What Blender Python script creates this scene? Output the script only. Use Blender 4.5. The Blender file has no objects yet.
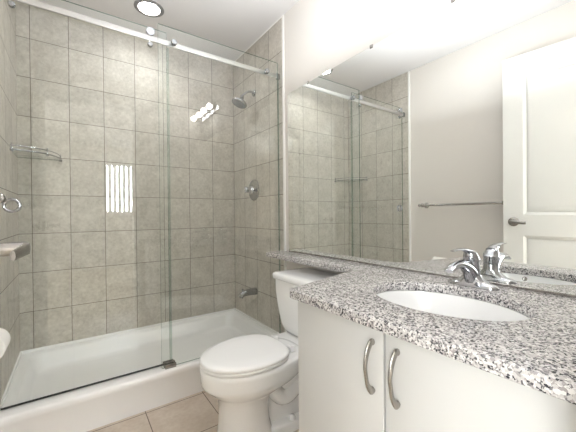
import bpy, bmesh, math, random
from math import radians, sin, cos, pi
from mathutils import Vector, Matrix
random.seed(4)
S = bpy.context.scene
C = S.collection

# ---------------------------------------------------------------- camera
yaw, pit, rol = radians(35.19), radians(-.317), radians(-.5235)
fw = Vector((sin(yaw)*cos(pit), cos(yaw)*cos(pit), sin(pit)))
r0 = Vector((cos(yaw), -sin(yaw), 0)); u0 = r0.cross(fw)
rr = r0*cos(rol) + u0*sin(rol); uu = -r0*sin(rol) + u0*cos(rol)
cd = bpy.data.cameras.new('camera'); cam = bpy.data.objects.new('camera', cd); C.objects.link(cam)
cd.sensor_width = 36; cd.lens = 19.07; cd.clip_start = .02
M3 = Matrix((rr, uu, -fw)).transposed()
cam.matrix_world = Matrix.Translation((0, 0, 1.05)) @ M3.to_4x4()
S.camera = cam
# ---------------------------------------------------------------- light and exposure
w = bpy.data.worlds.new('world'); S.world = w; w.use_nodes = True
w.node_tree.nodes['Background'].inputs[0].default_value = (.93, .97, 1, 1)
w.node_tree.nodes['Background'].inputs[1].default_value = 4.5
def area(name, loc, rot, sx, sy, power, col):
    l = bpy.data.lights.new(name, 'AREA'); l.shape = 'RECTANGLE'; l.size = sx; l.size_y = sy
    l.energy = power; l.color = col
    o = bpy.data.objects.new(name, l); C.objects.link(o); o.location = loc; o.rotation_euler = rot
    return o
area('daylight_through_window', (.9, -3.75, 1.75), (radians(90), 0, 0), 1.6, 1.3, 330, (.95, .98, 1))
area('bounced_light', (.52, .98, 1.86), (radians(180), 0, 0), .9, 1.1, 6.3, (.90, .95, 1))
area('added_side_fill', (-1.85, -1.35, 1.35), (radians(90), 0, radians(-90)), 1.5, 1.6, 30, (.97, .985, 1))  # unseen fill lamp, added to brighten the bathroom through the doorway
S.view_settings.view_transform = 'Standard'; S.view_settings.look = 'None'
S.view_settings.gamma = 1; S.view_settings.use_curve_mapping = False
S.view_settings.exposure = 1.16
BULB = 17; DOWN = 14; DOWNW = 1.3
S.cycles.max_bounces = 14; S.cycles.transparent_max_bounces = 32; S.cycles.diffuse_bounces = 7
S.cycles.glossy_bounces = 8

# ---------------------------------------------------------------- materials
def srgb(r, g, b):
    f = lambda c: (c/255/12.92 if c/255 <= .04045 else ((c/255+.055)/1.055)**2.4)
    return (f(r), f(g), f(b), 1)
class NT:
    def __init__(s, name):
        s.m = bpy.data.materials.new(name); s.m.use_nodes = True; s.t = s.m.node_tree
        s.b = s.t.nodes['Principled BSDF']
    def n(s, ty, **k):
        x = s.t.nodes.new(ty)
        for a, v in k.items(): setattr(x, a, v)
        return x
    def l(s, a, b): s.t.links.new(a, b)
    def math(s, op, a, b=None, c=None):
        x = s.n('ShaderNodeMath', operation=op)
        for i, v in enumerate((a, b, c)):
            if v is None: continue
            if isinstance(v, (int, float)): x.inputs[i].default_value = v
            else: s.l(v, x.inputs[i])
        return x.outputs[0]
    def ramp(s, fac, stops, interp='LINEAR'):
        x = s.n('ShaderNodeValToRGB'); x.color_ramp.interpolation = interp
        e = x.color_ramp.elements
        while len(e) < len(stops): e.new(.5)
        for i, (p, c) in enumerate(stops): e[i].position = p; e[i].color = c
        s.l(fac, x.inputs[0]); return x.outputs[0]
    def mix(s, f, a, b, ty='MIX'):
        x = s.n('ShaderNodeMix', data_type='RGBA', blend_type=ty)
        for i, v in ((0, f), (6, a), (7, b)):
            if isinstance(v, (int, float)): x.inputs[i].default_value = v
            elif isinstance(v, tuple): x.inputs[i].default_value = v
            else: s.l(v, x.inputs[i])
        return x.outputs[2]
def plain(name, col, rough=.5, metal=0, spec=.5, coat=0, bump=0, bscale=200, vary=0):
    m = NT(name); b = m.b
    b.inputs['Base Color'].default_value = col; b.inputs['Roughness'].default_value = rough
    b.inputs['Metallic'].default_value = metal; b.inputs['Specular IOR Level'].default_value = spec
    b.inputs['Coat Weight'].default_value = coat; b.inputs['Coat Roughness'].default_value = .05
    g = m.n('ShaderNodeNewGeometry')
    nz = m.n('ShaderNodeTexNoise'); nz.inputs['Scale'].default_value = bscale; m.l(g.outputs['Position'], nz.inputs['Vector'])
    if bump:
        bp = m.n('ShaderNodeBump'); bp.inputs['Strength'].default_value = bump; bp.inputs['Distance'].default_value = .001
        m.l(nz.outputs[0], bp.inputs['Height']); m.l(bp.outputs[0], b.inputs['Normal'])
    if vary:
        d = tuple(c*(1-vary) for c in col[:3])+(1,)
        m.l(m.mix(nz.outputs[0], col, d), b.inputs['Base Color'])
    return m.m
def tile_mat(name, ax, offu, pu, offv, pv, c1, c2, grout, gw=.0018, rough=.5, av=2, rot=0):
    m = NT(name); b = m.b
    g = m.n('ShaderNodeNewGeometry'); sp = m.n('ShaderNodeSeparateXYZ'); m.l(g.outputs['Position'], sp.inputs[0])
    U = m.math('DIVIDE', m.math('SUBTRACT', sp.outputs[ax], offu), pu)
    V = m.math('DIVIDE', m.math('SUBTRACT', sp.outputs[av], offv), pv)
    def dist(x, p): return m.math('MULTIPLY', m.math('SUBTRACT', .5, m.math('ABSOLUTE', m.math('SUBTRACT', m.math('FRACT', x), .5))), p)
    d = m.math('MINIMUM', dist(U, pu), dist(V, pv))
    line = m.n('ShaderNodeMapRange'); line.inputs[1].default_value = gw*.55; line.inputs[2].default_value = gw*1.25
    m.l(d, line.inputs[0])                       # 0 in the grout, 1 on the tile
    cmb = m.n('ShaderNodeCombineXYZ'); m.l(m.math('FLOOR', U), cmb.inputs[0]); m.l(m.math('FLOOR', V), cmb.inputs[1]); cmb.inputs[2].default_value = ax
    wn = m.n('ShaderNodeTexWhiteNoise'); m.l(cmb.outputs[0], wn.inputs[0])
    addv = m.n('ShaderNodeVectorMath', operation='MULTIPLY_ADD'); m.l(wn.outputs['Color'], addv.inputs[0]); addv.inputs[1].default_value = (7, 7, 7); m.l(g.outputs['Position'], addv.inputs[2])
    n1 = m.n('ShaderNodeTexNoise'); n1.inputs['Scale'].default_value = 9; n1.inputs['Detail'].default_value = 8; n1.inputs['Roughness'].default_value = .72; m.l(addv.outputs[0], n1.inputs['Vector'])
    n2 = m.n('ShaderNodeTexNoise'); n2.inputs['Scale'].default_value = 55; n2.inputs['Detail'].default_value = 4; m.l(addv.outputs[0], n2.inputs['Vector'])
    f = m.math('ADD', m.math('MULTIPLY', n1.outputs[0], .6), m.math('MULTIPLY', n2.outputs[0], .4))
    mr = m.n('ShaderNodeMapRange'); mr.inputs[1].default_value = .36; mr.inputs[2].default_value = .66; m.l(f, mr.inputs[0])
    col = m.mix(mr.outputs[0], c1, c2)
    v = m.n('ShaderNodeMapRange'); v.inputs[3].default_value = .95; v.inputs[4].default_value = 1.04; m.l(wn.outputs['Value'], v.inputs[0])
    hs = m.n('ShaderNodeHueSaturation'); m.l(col, hs.inputs['Color']); m.l(v.outputs[0], hs.inputs['Value'])
    m.l(m.mix(line.outputs[0], grout, hs.outputs[0]), b.inputs['Base Color'])
    rg = m.n('ShaderNodeMapRange'); rg.inputs[3].default_value = .85; rg.inputs[4].default_value = rough; m.l(line.outputs[0], rg.inputs[0]); m.l(rg.outputs[0], b.inputs['Roughness'])
    bp = m.n('ShaderNodeBump'); bp.inputs['Strength'].default_value = .35; bp.inputs['Distance'].default_value = .0012
    m.l(m.math('ADD', line.outputs[0], m.math('MULTIPLY', n2.outputs[0], .12)), bp.inputs['Height']); m.l(bp.outputs[0], b.inputs['Normal'])
    b.inputs['Specular IOR Level'].default_value = .25
    return m.m
def glass_mat(name, tint, spec=1.0):
    m = NT(name); m.t.nodes.remove(m.b); out = m.t.nodes['Material Output']
    t = m.n('ShaderNodeBsdfTransparent'); t.inputs[0].default_value = tint
    gl = m.n('ShaderNodeBsdfGlossy'); gl.inputs['Roughness'].default_value = 0; gl.inputs[0].default_value = (spec, spec, spec, 1)
    fr = m.n('ShaderNodeFresnel'); fr.inputs[0].default_value = 1.5
    geo = m.n('ShaderNodeNewGeometry')
    # a thin pane: the same reflectance from both sides
    fl = m.n('ShaderNodeMix', data_type='FLOAT'); m.l(geo.outputs['Backfacing'], fl.inputs[0]); fl.inputs[2].default_value = 1.5; fl.inputs[3].default_value = 1/1.5
    m.l(fl.outputs[0], fr.inputs[0])
    mx = m.n('ShaderNodeMixShader'); m.l(fr.outputs[0], mx.inputs[0]); m.l(t.outputs[0], mx.inputs[1]); m.l(gl.outputs[0], mx.inputs[2])
    m.l(mx.outputs[0], out.inputs[0]); return m.m
def emit(name, col, st):
    m = NT(name); m.b.inputs['Emission Color'].default_value = col; m.b.inputs['Emission Strength'].default_value = st
    m.b.inputs['Base Color'].default_value = col; return m.m
def granite():
    m = NT('speckled_granite'); b = m.b
    g = m.n('ShaderNodeNewGeometry')
    wz = m.n('ShaderNodeTexNoise'); wz.inputs['Scale'].default_value = 120; m.l(g.outputs['Position'], wz.inputs['Vector'])
    ad = m.n('ShaderNodeVectorMath', operation='MULTIPLY_ADD'); m.l(wz.outputs['Color'], ad.inputs[0]); ad.inputs[1].default_value = (.005,)*3; m.l(g.outputs['Position'], ad.inputs[2])
    def vor(sc, off):
        v = m.n('ShaderNodeTexVoronoi'); v.inputs['Scale'].default_value = sc
        o = m.n('ShaderNodeVectorMath', operation='ADD'); m.l(ad.outputs[0], o.inputs[0]); o.inputs[1].default_value = (off,)*3
        m.l(o.outputs[0], v.inputs['Vector'])
        s = m.n('ShaderNodeSeparateColor'); m.l(v.outputs['Color'], s.inputs[0]); return s.outputs[0]
    base = m.ramp(vor(215, 0), [(0, srgb(224, 221, 219)), (.30, srgb(194, 190, 189)), (.50, srgb(162, 156, 156)), (.66, srgb(124, 121, 123)), (.82, srgb(84, 82, 86)), (.93, srgb(230, 227, 225))], 'CONSTANT')
    dark = m.ramp(vor(255, 3.3), [(0, (0, 0, 0, 1)), (.87, (1, 1, 1, 1))], 'CONSTANT')
    c = m.mix(dark, base, srgb(50, 49, 54))
    lite = m.ramp(vor(330, 7.7), [(0, (0, 0, 0, 1)), (.80, (1, 1, 1, 1))], 'CONSTANT')
    c = m.mix(lite, c, srgb(200, 196, 195))
    m.l(c, b.inputs['Base Color']); b.inputs['Roughness'].default_value = .22; b.inputs['Specular IOR Level'].default_value = .45
    return m.m

TU, TV = .2059, .2544
tc1, tc2, tg = srgb(174, 168, 158), srgb(209, 204, 195), srgb(98, 90, 80)
M = dict(
    tile_back=tile_mat('grey_beige_wall_tile_back', 0, -.2178, TU, .1748, TV, tc1, tc2, tg),
    tile_side=tile_mat('grey_beige_wall_tile_side', 1, .1170, TU, .1748, TV, tc1, tc2, tg),
    floor=tile_mat('beige_floor_tile', 0, .306, .311, 1.762, .311, srgb(196, 180, 164), srgb(214, 202, 188), srgb(112, 100, 92), gw=.0022, rough=.3, av=1),
    wall=plain('warm_white_wall_paint', srgb(220, 215, 209), .75, bump=.05, bscale=300, vary=.02),
    ring=plain('grey_downlight_trim', srgb(140, 138, 138), .5),
    ceil=plain('white_ceiling_paint', srgb(228, 226, 226), .85, bump=.05, bscale=250, vary=.02),
    trim=plain('white_trim_paint', srgb(240, 239, 236), .4),
    door=plain('white_door_paint', srgb(226, 226, 223), .4, bump=.03),
    cab=plain('off_white_cabinet_laminate', srgb(208, 207, 205), .35, bump=.02),
    gap=plain('shadowed_cabinet_interior', srgb(190, 186, 178), .6),
    porc=plain('white_porcelain', srgb(248, 248, 248), .12, coat=.6),
    seat=plain('white_plastic_seat', srgb(249, 249, 249), .22),
    acry=plain('white_acrylic', srgb(242, 241, 240), .22, coat=.3),
    chrome=plain('polished_chrome', (.54, .55, .58, 1), .07, 1),
    dchrome=plain('grey_chrome', (.42, .43, .44, 1), .18, 1),
    nickel=plain('brushed_nickel', (.40, .38, .36, 1), .27, 1, bump=.1, bscale=600),
    mirror=plain('silvered_mirror', (.93, .945, .93, 1), 0.0, 1),
    medge=plain('mirror_edge', (.22, .24, .23, 1), .3),
    rubber=plain('black_rubber', (.02, .02, .02, 1), .6),
    nozz=plain('grey_nozzle_face', srgb(120, 122, 124), .45),
    paper=plain('white_tissue_paper', srgb(240, 238, 234), .9, bump=.3),
    card=plain('grey_cardboard', srgb(150, 135, 115), .9),
    glass=glass_mat('clear_glass', (.984, .995, .988, 1)),
    gedge=glass_mat('green_glass_edge', (.30, .44, .38, 1), .7),
    seal=glass_mat('clear_vinyl_seal', (.80, .86, .83, 1), .9),
    granite=granite(),
    bulb=emit('lit_bulb_glass', (1, .97, .95, 1), BULB),
    down=emit('lit_downlight_lens', (1, .96, .9, 1), DOWN),
    slat=plain('white_vinyl_slat', srgb(215, 215, 212), .5),
    carpet=plain('beige_carpet', srgb(190, 178, 160), .95, bump=.5),
)
# ---------------------------------------------------------------- mesh helpers
def fin(name, bm, mat, parent=None, smooth=True, ang=38):
    bmesh.ops.recalc_face_normals(bm, faces=bm.faces)
    me = bpy.data.meshes.new(name); bm.to_mesh(me); bm.free()
    for x in (mat if isinstance(mat, (list, tuple)) else [mat]): me.materials.append(M[x] if isinstance(x, str) else x)
    if smooth:
        me.polygons.foreach_set('use_smooth', [True]*len(me.polygons)); me.set_sharp_from_angle(angle=radians(ang))
    o = bpy.data.objects.new(name, me); C.objects.link(o)
    if parent: o.parent = parent
    return o
def box(bm, x0, x1, y0, y1, z0, z1, bev=0, seg=2, mat=Matrix()):
    b = bmesh.new(); bmesh.ops.create_cube(b, size=1)
    for v in b.verts:
        v.co = Vector(((x0+x1)/2+v.co.x*(x1-x0), (y0+y1)/2+v.co.y*(y1-y0), (z0+z1)/2+v.co.z*(z1-z0)))
    if bev: bmesh.ops.bevel(b, geom=b.edges[:], offset=bev, segments=seg, affect='EDGES', profile=.5)
    b.transform(mat); merge(bm, b)
def merge(bm, b):
    me = bpy.data.meshes.new('t'); b.to_mesh(me); b.free(); bm.from_mesh(me); bpy.data.meshes.remove(me)
def loft(bm, rings, cap0=True, cap1=True, closed=True):
    R = [[bm.verts.new(p) for p in r] for r in rings]
    n = len(R[0])
    for a, b in zip(R, R[1:]):
        for i in range(n if closed else n-1):
            j = (i+1) % n
            try: bm.faces.new((a[i], a[j], b[j], b[i]))
            except ValueError: pass
    if cap0: bm.faces.new(R[0][::-1])
    if cap1: bm.faces.new(R[-1])
def frame(d):
    d = Vector(d).normalized(); a = Vector((0, 0, 1)) if abs(d.z) < .9 else Vector((1, 0, 0))
    x = d.cross(a).normalized(); return x, x.cross(d).normalized()
def tube(bm, pts, rad, n=16, squash=1.0, cap=True, up=None):
    """swept tube; rad a number, list or list of (side, up) pairs"""
    pts = [Vector(p) for p in pts]; rings = []; px = None
    for i, p in enumerate(pts):
        d = (pts[min(i+1, len(pts)-1)]-pts[max(i-1, 0)]).normalized()
        if up is not None: x = d.cross(Vector(up)).normalized(); y = x.cross(d).normalized()
        elif px is None: x, y = frame(d)
        else:
            x = (px - d*px.dot(d)).normalized(); y = x.cross(d).normalized()
        px = x
        r = rad[i] if isinstance(rad, (list, tuple)) else rad
        ra, rb = r if isinstance(r, (list, tuple)) else (r, r*squash)
        rings.append([p + x*ra*cos(2*pi*k/n) + y*rb*sin(2*pi*k/n) for k in range(n)])
    loft(bm, rings, cap, cap)
def lathe(bm, prof, origin, axis=(0, 0, 1), n=28):
    """prof: (radius, height) along the axis"""
    o = Vector(origin); d = Vector(axis).normalized(); x, y = frame(d)
    loft(bm, [[o + d*h + x*max(r, 1e-5)*cos(2*pi*k/n) + y*max(r, 1e-5)*sin(2*pi*k/n) for k in range(n)] for r, h in prof])
def torus(bm, c, axis, R, r, n=32, k=10):
    c = Vector(c); x, y = frame(axis); a = Vector(axis).normalized()
    V = [[bm.verts.new(c + (x*cos(2*pi*i/n)+y*sin(2*pi*i/n))*(R+r*cos(2*pi*j/k)) + a*r*sin(2*pi*j/k)) for j in range(k)] for i in range(n)]
    for i in range(n):
        for j in range(k): bm.faces.new((V[i][j], V[(i+1) % n][j], V[(i+1) % n][(j+1) % k], V[i][(j+1) % k]))
def bez(pts, n=10):
    """smooth curve through points (Catmull-Rom)"""
    P = [Vector(p) for p in pts]; P = [P[0]*2-P[1]]+P+[P[-1]*2-P[-2]]; out = []
    for i in range(1, len(P)-2):
        for k in range(n):
            t = k/n; a, b, c, d = P[i-1:i+3]
            out.append(.5*((2*b)+(c-a)*t+(2*a-5*b+4*c-d)*t*t+(3*b-a-3*c+d)*t**3))
    out.append(P[-2]); return out
def lerp_list(vals, m):
    out = []
    for i in range(m):
        t = i/(m-1)*(len(vals)-1); k = min(int(t), len(vals)-2); f = t-k
        a, b = vals[k], vals[k+1]
        out.append(tuple(x+(y-x)*f for x, y in zip(a, b)) if isinstance(a, tuple) else a+(b-a)*f)
    return out
def empty(name, label, cat, loc=(0, 0, 0), group=None, rot=(0, 0, 0)):
    o = bpy.data.objects.new(name, None); C.objects.link(o); o.location = loc; o.rotation_euler = rot
    o.empty_display_size = .05
    return tag(o, label, cat, group)
def tag(o, label, cat, group=None):
    o['label'] = label; o['category'] = cat
    if group: o['group'] = group
    return o
def struct(o, label, cat):
    o['kind'] = 'structure'; o['label'] = label; o['category'] = cat; return o
def rel(bm, o):                                     # world-space mesh -> local to its Empty
    bm.transform(Matrix.LocRotScale(o.location, o.rotation_euler, None).inverted()); return bm
def part(name, mat, parent, *fns, lab=None, **k):
    bm = bmesh.new()
    for f in fns: f(bm)
    root = parent
    while root.parent: root = root.parent
    rel(bm, root); o = fin(name, bm, mat, parent, **k)
    if lab: o['label'] = lab
    return o

XL, XR, YB, ZC = -.290, 1.227, 2.596, 2.451
YN, YT = .08, 1.780
# ---------------------------------------------------------------- the room shell
bm = bmesh.new(); box(bm, XL-.1, XR+.1, -.04, YB+.1, -.08, 0)
struct(fin('floor', bm, 'floor', smooth=False), 'beige square ceramic floor tiles in front of the shower', 'floor')
bm = bmesh.new(); box(bm, XL-.1, XR+.1, -.04, YB+.1, ZC, ZC+.08)
struct(fin('ceiling', bm, 'ceil', smooth=False), 'smooth white painted ceiling', 'ceiling')
bm = bmesh.new(); box(bm, XR, XR+.1, YN, YT+.004, 0, ZC)
struct(fin('wall_right', bm, 'wall', smooth=False), 'white painted wall behind the mirror and toilet', 'wall')
bm = bmesh.new(); box(bm, XL-.1, XL, YN, YT+.004, 0, ZC)
struct(fin('wall_left', bm, 'wall', smooth=False), 'warm white painted wall with the towel bar', 'wall')
bm = bmesh.new(); box(bm, XL, XR, YB, YB+.1, 0, ZC)
struct(fin('wall_back', bm, 'tile_back', smooth=False), 'grey beige tiled wall at the back of the shower', 'wall')
bm = bmesh.new(); box(bm, XR-.004, XR+.1, YT+.004, YB+.1, 0, ZC)
struct(fin('wall_shower_right', bm, 'tile_side', smooth=False), 'grey beige tiled shower wall with the shower head and tap', 'wall')
bm = bmesh.new(); box(bm, XL-.1, XL+.004, YT+.004, YB+.1, 0, ZC)
struct(fin('wall_shower_left', bm, 'tile_side', smooth=False), 'grey beige tiled shower wall on the left', 'wall')
DX0, DX1, DZ = -.245, .535, 2.15
bm = bmesh.new()
box(bm, XL-.1, DX0, -.04, YN, 0, ZC); box(bm, DX1, XR+.1, -.04, YN, 0, ZC); box(bm, DX0, DX1, -.04, YN, DZ, ZC)
struct(fin('wall_front', bm, 'wall', smooth=False), 'white painted wall with the doorway opening', 'wall')
def trimb(name, label, *bxs):
    bm = bmesh.new()
    for b in bxs: box(bm, *b, bev=.003)
    return struct(fin(name, bm, 'trim'), label, 'trim')
trimb('trim_1', 'narrow white edge strip where right tiles meet paint', (XR-.010, XR+.002, YT-.016, YT+.004, 0, ZC))
trimb('trim_2', 'narrow white edge strip where left tiles meet paint', (XL-.002, XL+.010, YT-.016, YT+.004, 0, ZC))
trimb('trim_3', 'white door casing around the doorway',
      (DX1, DX1+.055, YN, YN+.014, 0, DZ+.06), (DX0-.04, DX0, YN, YN+.014, 0, DZ+.06), (DX0-.04, DX1+.055, YN, YN+.014, DZ, DZ+.06),
      (DX1-.001, DX1+.004, -.045, YN+.005, 0, DZ), (DX0-.004, DX0+.001, -.045, YN+.005, 0, DZ), (DX0, DX1, -.045, YN+.005, DZ-.001, DZ+.004))
trimb('trim_4', 'thin white caulk line between tiles and ceiling', (XR-.010, XR, YT, YB, ZC-.007, ZC), (XL, XR, YB-.006, YB, ZC-.007, ZC))
trimb('baseboard_right', 'white baseboard behind the toilet', (XR-.012, XR, .86, YT-.018, 0, .09))
trimb('baseboard_left', 'white baseboard under the towel bar', (XL, XL+.012, YN+.02, YT-.018, 0, .09))
# bedroom seen through the doorway, in the reflections
HX0, HX1, HY = -1.7, 2.0, -3.4
WX0, WX1, WZ0, WZ1 = .48, 1.45, 1.11, 2.10
bm = bmesh.new(); box(bm, HX0-.1, HX1+.1, HY-.1, -.04, -.08, 0)
struct(fin('floor_bedroom', bm, 'carpet', smooth=False), 'beige carpet floor beyond the doorway', 'floor')
bm = bmesh.new(); box(bm, HX0-.1, HX1+.1, HY-.1, -.04, ZC, ZC+.08)
struct(fin('ceiling_bedroom', bm, 'ceil', smooth=False), 'white ceiling beyond the doorway', 'ceiling')
SY0, SY1, SZ0, SZ1 = -2.1, -.6, .55, 2.15  # opening cut for the added side window
bm = bmesh.new(); box(bm, HX0-.1, HX0, HY-.1, SY0, 0, ZC); box(bm, HX0-.1, HX0, SY1, -.04, 0, ZC); box(bm, HX0-.1, HX0, SY0, SY1, 0, SZ0); box(bm, HX0-.1, HX0, SY0, SY1, SZ1, ZC)
struct(fin('wall_bedroom_left', bm, 'wall', smooth=False), 'white bedroom side wall beyond the doorway', 'wall')
bm = bmesh.new(); box(bm, HX1, HX1+.1, HY-.1, -.04, 0, ZC)
struct(fin('wall_bedroom_right', bm, 'wall', smooth=False), 'white bedroom side wall behind the vanity side', 'wall')
bm = bmesh.new()
box(bm, HX0, WX0, HY-.1, HY, 0, ZC); box(bm, WX1, HX1, HY-.1, HY, 0, ZC)
box(bm, WX0, WX1, HY-.1, HY, 0, WZ0); box(bm, WX0, WX1, HY-.1, HY, WZ1, ZC)
struct(fin('wall_bedroom_window', bm, 'wall', smooth=False), 'white bedroom wall with the window', 'wall')
bm = bmesh.new(); box(bm, HX0, XL-.1, -.04, .04, 0, ZC); box(bm, XR+.1, HX1, -.04, .04, 0, ZC)
struct(fin('wall_bedroom_front', bm, 'wall', smooth=False), 'white bedroom wall on both sides of the bathroom', 'wall')
bm = bmesh.new()
for b in ((WX0, WX0+.03, WZ0, WZ1), (WX1-.03, WX1, WZ0, WZ1), (WX0, WX1, WZ0, WZ0+.03), (WX0, WX1, WZ1-.03, WZ1)):
    box(bm, b[0], b[1], HY-.08, HY-.04, b[2], b[3])
win = struct(fin('window_1', bm, 'trim', smooth=False), 'bright window behind vertical blinds, mirrored in the glass', 'window')
bm = bmesh.new(); box(bm, WX0+.03, WX1-.03, HY-.063, HY-.057, WZ0+.03, WZ1-.03); fin('window_pane', bm, 'glass', win, smooth=False)
bm = bmesh.new()
for y0, y1, z0, z1 in ((SY0, SY0+.04, SZ0, SZ1), (SY1-.04, SY1, SZ0, SZ1), (SY0, SY1, SZ0, SZ0+.04), (SY0, SY1, SZ1-.04, SZ1), ((SY0+SY1)/2-.02, (SY0+SY1)/2+.02, SZ0, SZ1)):
    box(bm, HX0-.08, HX0-.04, y0, y1, z0, z1)
fill_win = struct(fin('window_added_fill', bm, 'trim', smooth=False), 'wide unseen bedroom side window added to let in fill light', 'window')  # invented window frame around the added fill lamp
bm = bmesh.new(); box(bm, HX0-.063, HX0-.057, SY0+.03, SY1-.03, SZ0+.03, SZ1-.03); fin('window_pane', bm, 'glass', fill_win, smooth=False)
vb = empty('vertical_blinds', 'white vertical blinds half open in the bedroom window', 'blinds', ((WX0+WX1)/2, HY-.02, WZ1-.02))
part('headrail', 'trim', vb, lambda b: box(b, WX0+.005, WX1-.005, HY-.035, HY-.002, WZ1-.035, WZ1-.002, .002))
sl = None
for i in range(11):
    x = WX0+.05+i*.086
    if sl is None:
        bm = bmesh.new(); box(bm, -.036, .036, -.0008, .0008, -.95, 0); sl = fin('slat', bm, 'slat', vb, smooth=False); o = sl
    else:
        o = sl.copy(); C.objects.link(o); o.parent = vb
    o.location = (x-vb.location.x, 0, -.018); o.rotation_euler = (0, 0, radians(28))

# ---------------------------------------------------------------- open door
ang = radians(6.3)
dw, dt, dh = .80, .035, 2.165
ex, ey = -.153, .924                                   # free edge, room-side face
dm = Matrix.Translation((ex-sin(ang)*dw, ey-cos(ang)*dw, 0)) @ Matrix.Rotation(-ang, 4, 'Z')   # local: +y to the free edge, +x into the room
bm = bmesh.new()
g = .012
box(bm, -dt+g, -g, 0, dw, .012, dh, mat=dm)
st = .118
for x0, x1 in ((-g-.001, 0), (-dt, -dt+g+.001)):
    for (y0, y1, z0, z1) in ((0, st, .012, dh), (dw-st, dw, .012, dh), (st-.001, dw-st+.001, dh-.145, dh), (st-.001, dw-st+.001, .885, 1.03), (st-.001, dw-st+.001, .012, .24)):
        box(bm, x0, x1, y0, y1, z0, z1, mat=dm)
def raised(z0, z1, side):
    xa, xb = (-g, 0) if side > 0 else (-dt+g, -dt)
    rings = []
    for ins, x in ((0, xb), (.004, xb-(xb-xa)*.25), (.020, xa), (.026, xa), (.058, xa+(xb-xa)*.75), (.062, xa+(xb-xa)*.8)):
        y0, y1, a, c = st+ins, dw-st-ins, z0+ins, z1-ins
        rings.append([dm @ Vector(p) for p in ((x, y0, a), (x, y1, a), (x, y1, c), (x, y0, c))])
    loft(bm, rings, cap0=False)
for s in (1, -1): raised(1.03, dh-.145, s); raised(.24, .885, s)
door = struct(fin('door_1', bm, 'door', ang=20), 'white two panel door standing open against left wall', 'door')
def dp(x, y, z): return dm @ Vector((x, y, z))
hy = dw-.062; hz = .982
bm = bmesh.new()
dx = (dm.to_3x3() @ Vector((1, 0, 0)))
lathe(bm, [(.033, 0), (.0325, .006), (.028, .010), (.012, .012), (.0105, .022), (.0105, .05)], dp(0, hy, hz), dx)
tube(bm, [dp(.016, hy, hz), dp(.020, hy, hz), dp(.078, hy, hz), dp(.083, hy, hz)], [.010, .0145, .0145, .012])
L = bez([dp(.076, hy+.012, hz+.001), dp(.078, hy-.006, hz), dp(.078, hy-.035, hz-.002), dp(.077, hy-.060, hz-.004), dp(.076, hy-.085, hz-.006)], 8)
tube(bm, L, lerp_list([(.006, .011), (.007, .014), (.0055, .0125), (.005, .0115), (.0045, .0105)], len(L)), up=(0, 0, 1))
o = fin('door_handle', bm, 'nickel', door); o['label'] = 'brushed nickel lever handle'
bm = bmesh.new(); lathe(bm, [(.028, 0), (.0275, .006), (.024, .009), (.0105, .011), (.0105, .035)], dp(-dt, hy, hz), -dx)
tube(bm, [dp(-dt-.035, hy+.005, hz), dp(-dt-.037, hy-.045, hz), dp(-dt-.033, hy-.1, hz)], [.012, .010, .006])
fin('door_handle', bm, 'nickel', door)
bm = bmesh.new(); box(bm, -.028, -.007, dw-.0008, dw+.0015, hz-.035, hz+.03, mat=dm); fin('latch_plate', bm, 'nickel', door, smooth=False)
for z in (.25, 1.1, 1.95):
    bm = bmesh.new(); lathe(bm, [(.006, -.045), (.006, .045)], dp(.004, -.004, z), n=12); fin('hinge', bm, 'nickel', door)

# ---------------------------------------------------------------- shower base
def rrect(x0, x1, y0, y1, z, r, n=6):
    out = []
    for cx, cy, a0 in ((x1-r, y1-r, 0), (x0+r, y1-r, 90), (x0+r, y0+r, 180), (x1-r, y0+r, 270)):
        for k in range(n+1):
            a = radians(a0+90*k/n); out.append((cx+r*cos(a), cy+r*sin(a), z))
    return out
RZ = .185
X0, X1, Y0, Y1 = XL+.004, XR-.004, 1.775, YB
bm = bmesh.new()
loft(bm, [rrect(X0, X1, Y0+.006, Y1, 0, .002), rrect(X0, X1, Y0+.006, Y1, RZ-.045, .002), rrect(X0, X1, Y0, Y1, RZ-.036, .002), rrect(X0, X1, Y0, Y1, RZ-.012, .002), rrect(X0, X1, Y0+.004, Y1, RZ-.003, .002),
          rrect(X0, X1, Y0+.012, Y1, RZ, .002), rrect(X0+.008, X1-.008, Y0+.085, Y1-.008, RZ, .006),
          rrect(X0+.010, X1-.010, Y0+.088, Y1-.010, RZ-.016, .012), rrect(X0+.045, X1-.045, Y0+.094, Y1-.045, RZ-.022, .05), rrect(X0+.058, X1-.058, Y0+.104, Y1-.056, RZ-.034, .06),
          rrect(X0+.085, X1-.075, Y0+.125, Y1-.075, RZ-.105, .08), rrect(X0+.10, X1-.09, Y0+.14, Y1-.09, RZ-.115, .08),
          rrect(X0+.16, X1-.12, Y0+.20, Y1-.13, RZ-.122, .06)])
sb = tag(fin('bathtub', bm, 'acry', ang=50), 'low white acrylic tub with a wide front sill under the glass doors', 'shower tub')
bm = bmesh.new(); lathe(bm, [(.035, 0), (.035, .002), (.028, .004), (.01, .003)], (1.02, 2.2, RZ-.122)); fin('drain', bm, 'chrome', sb)

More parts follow.
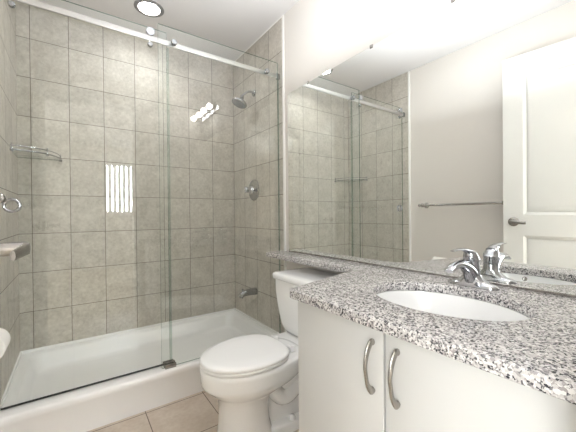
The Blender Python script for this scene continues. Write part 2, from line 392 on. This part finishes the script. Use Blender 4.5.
# ---------------------------------------------------------------- glass panels, rail
def pane(bm, x0, x1, y0, y1, z0, z1):
    b = bmesh.new(); bmesh.ops.create_cube(b, size=1)
    for v in b.verts: v.co = Vector(((x0+x1)/2+v.co.x*(x1-x0), (y0+y1)/2+v.co.y*(y1-y0), (z0+z1)/2+v.co.z*(z1-z0)))
    b.normal_update()
    for f in b.faces: f.material_index = 0 if abs(f.normal.y) > .9 else 1
    merge(bm, b)
YR0, YR1 = 1.822, 1.832; RZ0, RZ1 = 2.022, 2.050
P1Y, P2Y = (1.842, 1.850), (1.806, 1.814)
t = empty('fixed_shower_panel', 'tall clear glass panel on the right half of the shower opening', 'glass panel', (.8, 1.81, RZ))
part('glass_pane', ['glass', 'gedge'], t, lambda b: pane(b, .399, 1.196, *P2Y, RZ+.004, 2.122), smooth=False)
part('wall_seal', 'seal', t, lambda b: box(b, 1.1965, 1.204, 1.8055, 1.8145, RZ+.004, 2.0, .001, 1), lab='clear vinyl wall seal')
for x in (.482, 1.102):
    part('panel_bolt', 'dchrome', t, lambda b: (lathe(b, [(.004, 0), (.016, 0), (.017, .003), (.017, .016), (.014, .020), (.004, .021)], (x, P2Y[0], 2.036), (0, -1, 0)),
         lathe(b, [(.011, 0), (.011, YR0-P2Y[1]-.0005)], (x, P2Y[1], 2.036), (0, 1, 0))))
t = empty('sliding_shower_door', 'clear glass sliding door on the left with a round chrome finger pull', 'sliding door', (.09, 1.846, RZ))
part('glass_pane', ['glass', 'gedge'], t, lambda b: pane(b, -.272, .452, *P1Y, RZ+.012, 2.104), smooth=False)
part('edge_seal', 'seal', t, lambda b: box(b, .452, .464, 1.838, 1.852, RZ+.012, 2.02, .001, 1), lab='clear vinyl edge seal')
part('bottom_seal', 'rubber', t, lambda b: box(b, -.272, .452, 1.8425, 1.8495, RZ+.005, RZ+.012))
part('ring_pull', 'chrome', t, lambda b: (torus(b, (-.224, P1Y[0]-.003, 1.101), (0, 1, 0), .027, .0065, 36), torus(b, (-.224, P1Y[1]+.003, 1.101), (0, 1, 0), .027, .0065, 36)))
for x in (-.214, .362):
    ro = part('roller', 'chrome', t, lambda b: (lathe(b, [(.006, -.004), (.021, -.004), (.021, 0), (.019, .002), (.019, .009), (.021, .011), (.021, .015), (.006, .016)], (x, 1.820, 2.071), (0, 1, 0)),
         lathe(b, [(.009, 0), (.009, .030)], (x, 1.815, 2.071), (0, 1, 0), n=16)))
    part('anti_jump_stop', 'dchrome', t, lambda b: (lathe(b, [(.004, 0), (.011, .001), (.013, .004), (.013, .018), (.004, .019)], (x, 1.821, 2.003), (0, 1, 0)), lathe(b, [(.006, 0), (.006, .012)], (x, 1.83, 2.003), (0, 1, 0))))
t = empty('shower_rail', 'flat chrome rail carrying the glass shower doors', 'rail', ((XL+XR)/2, 1.827, 2.036))
part('rail_bar', 'nickel', t, lambda b: box(b, XL+.016, XR-.016, YR0, YR1, RZ0, RZ1, .0015))
t.children[0].data.materials[0] = plain('satin_chrome', (.62, .61, .59, 1), .35, 1)
for x0, x1 in ((XL+.004, XL+.030), (XR-.030, XR-.004)):
    part('wall_bracket', 'dchrome', t, lambda b: box(b, x0, x1, YR0-.004, YR1+.006, RZ0-.006, RZ1+.006, .002))
bm = bmesh.new(); box(bm, .415, .475, 1.796, 1.803, RZ, RZ+.024, .0015); box(bm, .415, .475, 1.818, 1.838, RZ, RZ+.024, .0015); box(bm, .415, .475, 1.856, 1.862, RZ, RZ+.02, .0015); box(bm, .415, .475, 1.796, 1.862, RZ, RZ+.0035)
tag(fin('door_guide', bm, 'nickel'), 'small metal bottom guide on the tub sill where the glass panels overlap', 'guide')

# ---------------------------------------------------------------- shower fittings
XW = XR-.004
t = empty('overhead_shower', 'chrome shower head on a short arm high on the tiled wall', 'shower head', (XW, 2.2, 2.045))
part('wall_flange', 'dchrome', t, lambda b: lathe(b, [(.028, 0), (.027, .004), (.018, .010), (.010, .013)], (XW, 2.2, 2.045), (-1, 0, 0)))
arm = bez([(XW-.004, 2.2, 2.045), (XW-.04, 2.2, 2.047), (XW-.075, 2.2, 2.028), (XW-.112, 2.2, 1.992)], 8)
part('shower_arm', 'chrome', t, lambda b: tube(b, arm, .0085))
ax = Vector((-.40, 0, -.92)).normalized(); hp = Vector((XW-.106, 2.2, 1.998))
hd = part('spray_head', 'dchrome', t, lambda b: lathe(b, [(.010, 0), (.016, .006), (.017, .016), (.012, .022), (.018, .030), (.040, .046), (.058, .058), (.063, .066), (.063, .073), (.060, .077), (.052, .078)], hp, ax, 36))
part('nozzle_face', 'nozz', hd, lambda b: (lathe(b, [(.052, .0772), (.050, .0800), (.001, .0800)], hp, ax, 36), [lathe(b, [(.0022, .079), (.0015, .082)], hp+(frame(ax)[0]*cos(a)+frame(ax)[1]*sin(a))*rd, ax, 6) for rd, nn in ((.016, 8), (.030, 14), (.043, 20)) for a in [2*pi*k/nn for k in range(nn)]]))
t = empty('shower_valve', 'round chrome shower tap plate below the shower head', 'shower tap', (XW, 2.215, 1.252))
part('escutcheon', 'dchrome', t, lambda b: lathe(b, [(.088, 0), (.088, .003), (.082, .008), (.060, .010), (.040, .016), (.034, .020)], (XW, 2.215, 1.252), (-1, 0, 0), 40))
part('tap_handle', 'chrome', t, lambda b: (lathe(b, [(.034, .018), (.030, .035), (.024, .050), (.026, .062), (.026, .078), (.020, .086), (.004, .088)], (XW, 2.215, 1.252), (-1, 0, 0), 28),
     tube(b, [(XW-.068, 2.215, 1.252), (XW-.074, 2.195, 1.246), (XW-.080, 2.165, 1.238)], [(.010, .010), (.009, .008), (.006, .006)])))
for dz in (.055, -.055):
    part('screw', 'chrome', t, lambda b: lathe(b, [(.005, 0), (.005, .0105), (.003, .012)], (XW, 2.215, 1.252+dz), (-1, 0, 0), 12))
sp_ = bez([(XW-.001, 2.2, .422), (XW-.05, 2.2, .424), (XW-.10, 2.2, .420), (XW-.128, 2.2, .408), (XW-.138, 2.2, .388)], 6)
t = empty('tub_spout', 'grey metal tub spout low on the tiled wall', 'spout', (XW, 2.2, .422))
part('spout_body', 'dchrome', t, lambda b: tube(b, sp_, lerp_list([(.030, .028), (.028, .026), (.024, .022), (.021, .019), (.018, .014)], len(sp_)), n=20, up=(0, 1, 0)))
part('diverter_knob', 'dchrome', t, lambda b: lathe(b, [(.004, .0), (.004, .020), (.008, .022), (.008, .030), (.003, .032)], (XW-.122, 2.2, .425)))

# corner glass shelf
def arc_pts(z, inset=0, n=16):
    a, b_ = (XL+.004, 2.300), (-.058, YB)
    pts = []
    for k in range(n+1):
        th = pi/2*k/n
        # bulging front edge from the left wall to the back wall
        x = a[0]+(b_[0]-a[0]-inset)*sin(th)**.9; y = YB-(YB-a[1]-inset)*cos(th)**.9
        pts.append((x, y, z))
    return pts
t = empty('corner_glass_shelf', 'small glass corner shelf with chrome rail in the shower', 'shelf', (XL+.01, YB-.01, 1.432))
def shelf_glass(b):
    o = arc_pts(1.428)+[(XL+.0045, YB-.0005, 1.428)]; o2 = [(x, y, 1.434) for x, y, z in o]
    loft(b, [o, o2])
    b.normal_update()
    for f in b.faces: f.material_index = 0 if abs(f.normal.z) > .9 else 1
part('glass_shelf', ['glass', 'gedge'], t, shelf_glass, smooth=False)
part('guard_rail', 'chrome', t, lambda b: tube(b, arc_pts(1.456, .006), .0035, 10))
part('edge_band', 'dchrome', t, lambda b: tube(b, arc_pts(1.431, -.001), .0045, 10))
ap = arc_pts(1.43, .006)
for k in (0, 8, 16):
    p = ap[k]; q = (max(p[0], XL+.012), min(p[1], YB-.008))
    part('shelf_post', 'chrome', t, lambda b: (lathe(b, [(.003, -.010), (.008, -.008), (.008, .002), (.0035, .004), (.0035, .034), (.005, .036), (.002, .040)], (q[0], q[1], 1.43), n=14),))

# recessed ceiling light
t = empty('recessed_ceiling_light', 'round lit downlight recessed in the ceiling above the shower', 'ceiling light', (.437, 2.226, ZC))
part('trim_ring', 'ring', t, lambda b: lathe(b, [(.066, -.0005), (.069, -.006), (.085, -.006), (.094, -.0005)], (.437, 2.226, ZC), (0, 0, 1), 40))
part('lens', 'down', t, lambda b: lathe(b, [(.066, -.001), (.062, -.0055), (.04, -.008), (.001, -.009)], (.437, 2.226, ZC), (0, 0, 1), 40))

lt = bpy.data.lights.new('downlight_lamp', 'AREA'); lt.shape = 'DISK'; lt.size = .14; lt.energy = DOWNW; lt.color = (.96, .98, 1); lt.spread = radians(150)
lo = bpy.data.objects.new('downlight_lamp', lt); C.objects.link(lo); lo.parent = t; lo.location = (0, 0, -.012)

# ---------------------------------------------------------------- mirror and vanity light
YM = 1.724; MZ0, MZ1 = .796, 1.880
t = empty('wall_mirror', 'large frameless wall mirror above the granite counter', 'mirror', (XR, .9, MZ0))
def mir(b):
    x0, x1, y0, y1 = XR-.006, XR-.0005, .10, YM
    bb = bmesh.new(); bmesh.ops.create_cube(bb, size=1)
    for v in bb.verts: v.co = Vector(((x0+x1)/2+v.co.x*(x1-x0), (y0+y1)/2+v.co.y*(y1-y0), (MZ0+MZ1)/2+v.co.z*(MZ1-MZ0)))
    bb.normal_update()
    for f in bb.faces: f.material_index = 0 if f.normal.x < -.9 else 1
    merge(b, bb)
part('mirror_glass', ['mirror', 'medge'], t, mir, smooth=False)
for y in (1.50, 1.0, .6):
    part('mirror_clip', 'nickel', t, lambda b: box(b, XR-.009, XR, y-.008, y+.008, MZ1-.008, MZ1+.008, .001))
part('bottom_channel', 'nickel', t, lambda b: box(b, XR-.009, XR-.0062, .10, YM, MZ0-.003, MZ0+.005, .0008, 1))

t = empty('vanity_light', 'chrome bar light with round bulbs high above the mirror', 'wall light', (XR, .40, 2.15))
part('backplate', 'chrome', t, lambda b: box(b, XR-.030, XR, .085, .745, 2.095, 2.205, .006, 3))
for k in range(4):
    y = .155+k*.16
    part('bulb_socket', 'chrome', t, lambda b: lathe(b, [(.020, 0), (.020, .02), (.017, .024), (.017, .03)], (XR-.030, y, 2.15), (-1, 0, 0), 20))
    part('bulb', 'bulb', t, lambda b: lathe(b, [(.012, .026)]+[(.030*sin(a), .057-.030*cos(a)) for a in [.35+(pi-.36)*j/12 for j in range(13)]], (XR-.030, y, 2.15), (-1, 0, 0), 22), lab='lit round bulb')

# ---------------------------------------------------------------- vanity
CX = .634; CY0, CY1 = .092, .846
t = empty('vanity_cabinet', 'off white vanity cabinet with two flat doors under the granite counter', 'cabinet', ((CX+XR)/2, .47, 0))
part('cabinet_body', 'cab', t, lambda b: (box(b, CX+.019, XR-.001, CY0, CY0+.018, .0, .761), box(b, CX+.019, XR-.001, CY1-.018, CY1, .0, .761), box(b, CX+.019, XR-.001, CY0, CY1, .09, .108),
     box(b, XR-.016, XR-.001, CY0, CY1, .1, .761), box(b, CX+.07, CX+.085, CY0, CY1, 0, .095), box(b, CX+.019, CX+.037, CY0, CY1, .70, .761), box(b, CX+.019, CX+.037, .458, .508, .1, .761)), smooth=False)
def handle(b, y, z0, z1):
    H = bez([(CX-.001, y, z1-.004), (CX-.010, y, z1-.001), (CX-.024, y, z1-.020), (CX-.033, y, (z0+z1)/2+.012), (CX-.031, y, (z0+z1)/2-.012), (CX-.024, y, z0+.022), (CX-.009, y, z0+.003), (CX-.001, y, z0+.006)], 6)
    tube(b, H, lerp_list([(.0075, .005), (.009, .0055), (.0085, .005), (.0055, .0045), (.0052, .0045), (.0065, .0045), (.010, .005), (.009, .005)], len(H)), n=14, up=(0, 1, 0))
for y0, y1, hyy in ((.4895, CY1, .519), (CY0, .4835, .445)):
    d = part('door', 'cab', t, lambda b: box(b, CX, CX+.018, y0, y1, .10, .752, .0022, 3))
    o = part('handle', 'nickel', d, lambda b: handle(b, hyy, .590, .720), lab='curved brushed nickel handle'); o.parent = d

CT0, CT1 = .763, .793
def poly_slab(name, mat, outer, holes, z0, z1, bev):
    cu = bpy.data.curves.new(name, 'CURVE'); cu.dimensions = '2D'; cu.fill_mode = 'BOTH'
    for P in [outer]+holes:
        s = cu.splines.new('POLY'); s.points.add(len(P)-1); s.use_cyclic_u = True
        for i, p in enumerate(P): s.points[i].co = (p[0], p[1], 0, 1)
    cu.extrude = (z1-z0)/2-bev; cu.bevel_depth = bev; cu.bevel_resolution = 3; cu.offset = -bev
    oc = bpy.data.objects.new('tmp', cu); C.objects.link(oc); oc.location.z = 0
    dg = bpy.context.evaluated_depsgraph_get(); me = bpy.data.meshes.new_from_object(oc.evaluated_get(dg)); bpy.data.objects.remove(oc)
    bm = bmesh.new(); bm.from_mesh(me); bpy.data.meshes.remove(me)
    bmesh.ops.remove_doubles(bm, verts=bm.verts, dist=.00005)
    bmesh.ops.translate(bm, verts=bm.verts, vec=(0, 0, (z0+z1)/2)); return bm
def corner(p0, c, p1, r, n=7):
    p0, c, p1 = map(Vector, (p0, c, p1)); a = c+(p0-c).normalized()*r; d = c+(p1-c).normalized()*r
    return [tuple(((1-t)**2*a+2*t*(1-t)*c+t*t*d))[:2] for t in [k/n for k in range(n+1)]]
A = [(.604, .083), (XR-.0005, .083), (XR-.0005, 1.801), (1.070, 1.801), (1.066, .972), (.604, .862)]
outer = A[:3]+corner(A[2], A[3], A[4], .035)+corner(A[3], A[4], A[5], .045)+corner(A[4], A[5], A[0], .022)
SCX, SCY, SA, SB = .917, .488, .170, .222
ell = lambda a, b, n=56: [(SCX+a*cos(2*pi*k/n), SCY+b*sin(2*pi*k/n)) for k in range(n)]
# the tiled wall starts at YT, so the end of the shelf stops on its face
outer = [(min(x, XR-.005) if y > YT-.02 else x, y) for x, y in outer]
bm = poly_slab('granite_countertop', 'granite', outer, [ell(SA, SB)[::-1]], CT0, CT1, .004)
ct = tag(fin('granite_countertop', bm, 'granite', ang=50), 'speckled grey granite countertop running as a narrow shelf over the toilet tank', 'countertop')

t = empty('undermount_sink', 'white oval undermount sink in the granite counter', 'sink', (SCX, SCY, CT0))
def basin(b):
    P = [(1.10, CT0-.001), (1.10, CT0-.014), (1.04, CT0-.016), (.97, CT0-.06), (.85, CT0-.11), (.6, CT0-.145), (.25, CT0-.158), (.10, CT0-.160), (.10, CT0-.152), (.25, CT0-.150), (.58, CT0-.137), (.80, CT0-.105), (.92, CT0-.06), (.985, CT0-.016), (1.0, CT0-.001)]
    rings = [[(x, y, z) for x, y in ell(SA*s, SB*s)] for s, z in P]
    rings.append(rings[0]); loft(b, rings, False, False)
    bmesh.ops.remove_doubles(b, verts=b.verts, dist=1e-6)
part('basin', 'porc', t, basin, ang=60)
part('drain', 'chrome', t, lambda b: lathe(b, [(.026, -.1535), (.026, -.151), (.022, -.1495), (.018, -.150), (.018, -.146), (.001, -.145)], (SCX, SCY, CT0)))
part('overflow_hole', 'nickel', t, lambda b: (torus(b, (SCX-SA*.972, SCY+.03, CT0-.019), (1, 0, .25), .0085, .002, 20, 8), lathe(b, [(.009, -.001), (.0085, .0005), (.001, .0005)], (SCX-SA*.972, SCY+.03, CT0-.019), (1, 0, .25), 20)))

# faucet
FX, FY, FZ = 1.147, .504, CT1
t = empty('sink_faucet', 'chrome single lever faucet on the granite behind the sink', 'faucet', (FX, FY, FZ))
def oval(cx, cy, a, b_, z, n=32, e=2.6):
    return [(cx+a*math.copysign(abs(cos(2*pi*k/n))**(2/e), cos(2*pi*k/n)), cy+b_*math.copysign(abs(sin(2*pi*k/n))**(2/e), sin(2*pi*k/n)), z) for k in range(n)]
part('base_plate', 'chrome', t, lambda b: loft(b, [oval(FX, FY, .030, .083, FZ), oval(FX, FY, .030, .083, FZ+.005), oval(FX, FY, .026, .078, FZ+.011), oval(FX, FY, .024, .055, FZ+.016), oval(FX, FY, .024, .034, FZ+.030), oval(FX, FY, .025, .028, FZ+.040, e=2)]))
part('faucet_body', 'chrome', t, lambda b: lathe(b, [(.027, .028), (.0255, .05), (.025, .085), (.0262, .088), (.0262, .092)], (FX, FY, FZ), (-.05, 0, 1), 32))
SPT = bez([(FX+.006, FY, FZ+.012), (FX-.010, FY, FZ+.042), (FX-.040, FY, FZ+.068), (FX-.082, FY, FZ+.083), (FX-.125, FY, FZ+.082), (FX-.160, FY, FZ+.068)], 8)
part('spout', 'chrome', t, lambda b: tube(b, SPT, lerp_list([(.030, .026), (.028, .024), (.022, .021), (.016, .019), (.011, .0175), (.005, .014)], len(SPT)), n=24, up=(0, 1, 0)))
# the lists above are (height, width) pairs seen along the spout
def cap(b):
    rings = []
    for s, z, tl in ((1.0, .092, 0), (1.0, .096, .12), (.97, .102, .32), (.86, .112, .44), (.62, .121, .50), (.30, .126, .52), (.02, .127, .52)):
        rings.append([(FX-.004+.0265*s*cos(a)-(z-.092)*.25, FY+.0265*s*sin(a), FZ+z-.0265*s*cos(a)*tl) for a in [2*pi*k/28 for k in range(28)]])
    loft(b, rings)
    LV = bez([(FX-.004, FY, FZ+.112), (FX-.034, FY, FZ+.125), (FX-.075, FY, FZ+.133), (FX-.110, FY, FZ+.134), (FX-.136, FY, FZ+.132)], 6)
    tube(b, LV, lerp_list([(.019, .013), (.017, .008), (.012, .0045), (.0115, .0035), (.008, .0022)], len(LV)), n=16, up=(0, 0, 1))
part('lever', 'chrome', t, cap)
part('temperature_dot', 'rubber', t, lambda b: lathe(b, [(.004, 0), (.003, .001)], (FX-.0262, FY, FZ+.070), (-1, 0, 0), 12))

# ---------------------------------------------------------------- toilet
TY = 1.300
t = empty('toilet', 'white porcelain toilet with closed lid beside the vanity', 'toilet', (.85, TY, 0))
def egg(cx, af, ab, b_, z, n=48, eb=2.7, ef=2.0):
    out = []
    for k in range(n):
        a = 2*pi*k/n; c, s = cos(a), sin(a)
        if c < 0: x = cx-af*abs(c)**(2/ef); y = b_*math.copysign(abs(s)**(2/ef), s)
        else: x = cx+ab*abs(c)**(2/eb); y = b_*math.copysign(abs(s)**(2/eb), s)
        out.append((x, TY+y, z))
    return out
def bowl(b):
    loft(b, [egg(.66, .150, .14, .122, 0), egg(.66, .150, .14, .120, .012), egg(.66, .140, .12, .110, .03), egg(.66, .132, .105, .103, .09), egg(.66, .128, .10, .099, .16), egg(.66, .130, .11, .103, .215),
             egg(.67, .160, .16, .128, .240), egg(.675, .190, .20, .150, .262), egg(.68, .206, .235, .161, .276), egg(.68, .225, .26, .170, .292), egg(.68, .228, .27, .173, .305), egg(.68, .231, .275, .1765, .350),
             egg(.68, .231, .275, .1765, .366), egg(.68, .226, .27, .171, .371), egg(.68, .19, .25, .15, .371)])
    # foot, trapway and the deck that carries the tank
    loft(b, [oval(.93, TY, .24, .112, 0), oval(.93, TY, .24, .110, .036), oval(.93, TY, .23, .101, .046)])
    loft(b, [oval(.93, TY, .19, .062, .03), oval(.95, TY, .19, .060, .15), oval(.97, TY, .19, .075, .22), oval(1.0, TY, .20, .12, .30), oval(1.01, TY, .21, .150, .330), oval(1.01, TY, .21, .160, .358), oval(1.01, TY, .205, .155, .3685)])
    for s in (-1, 1):
        T = bez([(.76, TY+s*.030, .24), (.84, TY+s*.048, .15), (.93, TY+s*.052, .19), (1.0, TY+s*.052, .25), (1.06, TY+s*.05, .19), (1.08, TY+s*.05, .10), (1.08, TY+s*.05, .03)], 6)
        tube(b, T, lerp_list([.04, .040, .040, .038, .040, .042, .042], len(T)), n=16)
part('bowl', 'porc', t, bowl, ang=50)
for s in (-1, 1):
    part('bolt_cap', 'porc', t, lambda b: lathe(b, [(.016, 0), (.016, .008), (.012, .017), (.004, .021), (.001, .0215)], (.872, TY+s*.085, .0455), (0, 0, 1), 20))
part('seat', 'seat', t, lambda b: loft(b, [egg(.68, .225, .17, .170, .3735), egg(.68, .231, .175, .175, .376), egg(.68, .232, .175, .176, .384), egg(.68, .227, .172, .172, .388), egg(.68, .16, .13, .12, .388)]), ang=60)
part('lid', 'seat', t, lambda b: loft(b, [egg(.68, .226, .178, .172, .3895), egg(.68, .231, .18, .175, .392), egg(.68, .231, .18, .175, .400), egg(.68, .224, .175, .170, .4055), egg(.68, .19, .165, .156, .4085), egg(.68, .12, .1, .10, .411), egg(.68, .02, .02, .02, .4115)]), ang=60)
for s in (-1, 1):
    part('hinge', 'seat', t, lambda b: (box(b, .862, .892, TY+s*.075-.016, TY+s*.075+.016, .371, .402, .006, 3), lathe(b, [(.008, 0), (.008, .03)], (.868, TY+s*.075-.015, .396), (0, 1, 0), 14)))
def tring(x0, x1, hw, z, r=.03):
    return rrect(x0, x1, TY-hw, TY+hw, z, r, 6)
tank = part('tank', 'porc', t, lambda b: loft(b, [tring(1.005, 1.195, .165, .3715), tring(.995, 1.200, .180, .385), tring(.985, 1.203, .195, .42), tring(.972, 1.205, .212, .52), tring(.965, 1.207, .222, .60), tring(.965, 1.208, .226, .674)]), ang=50)
part('tank_lid', 'porc', t, lambda b: loft(b, [tring(.962, 1.209, .229, .674), tring(.955, 1.212, .237, .679), tring(.953, 1.213, .239, .697), tring(.957, 1.213, .237, .706), tring(.967, 1.212, .229, .711), tring(1.0, 1.20, .19, .713)]), ang=50)

# ---------------------------------------------------------------- left wall things
t = empty('towel_bar', 'brushed nickel towel bar on the left wall, seen in the mirror', 'towel bar', (XL, 1.31, 1.122))
BXX = XL+.062
part('bar', 'nickel', t, lambda b: tube(b, [(BXX, .93, 1.122), (BXX, 1.60, 1.122)], .0095))
for y, s in ((1.60, 1), (.93, -1)):
    part('bar_post', 'nickel', t, lambda b: (lathe(b, [(.026, 0), (.026, .004), (.020, .010), (.010, .014), (.009, .045), (.013, .050), (.016, .062), (.013, .074), (.003, .078)], (XL, y, 1.122), (1, 0, 0), 24),
         lathe(b, [(.014, -.026), (.018, -.020), (.018, -.008), (.014, -.004), (.018, 0), (.018, .012), (.010, .017), (.007, .022), (.013, .029), (.015, .036), (.010, .045), (.001, .048)], (BXX, y, 1.122), (0, s, 0), 20)))
RX, RY, RZc = XL+.051, 1.45, .606
t = empty('toilet_paper_holder', 'brushed nickel toilet paper holder on the left wall', 'toilet paper holder', (XL, RY, RZc))
part('spindle', 'nickel', t, lambda b: tube(b, [(RX, RY-.07, RZc), (RX, RY+.07, RZc)], .008))
for s in (-1, 1):
    part('holder_post', 'nickel', t, lambda b: lathe(b, [(.022, 0), (.022, .004), (.010, .010), (.009, .040), (.012, .045), (.012, .058), (.008, .064), (.001, .066)], (XL, RY+s*.073, RZc), (1, 0, 0), 20))
t = empty('toilet_paper_roll', 'white toilet paper roll at the left edge by the tub', 'toilet paper', (RX, RY, RZc))
def ringcyl(b, r0, r1, y0, y1, n=40):
    loft(b, [[(RX+r*cos(2*pi*k/n), y, RZc+r*sin(2*pi*k/n)) for k in range(n)] for r, y in ((r0, y0), (r1-.003, y0), (r1, y0+.003), (r1, y1-.003), (r1-.003, y1), (r0, y1), (r0, y0))], False, False)
part('paper', 'paper', t, lambda b: ringcyl(b, .0205, .048, RY-.052, RY+.052))
part('cardboard_tube', 'card', t, lambda b: ringcyl(b, .0185, .0200, RY-.0525, RY+.0525))
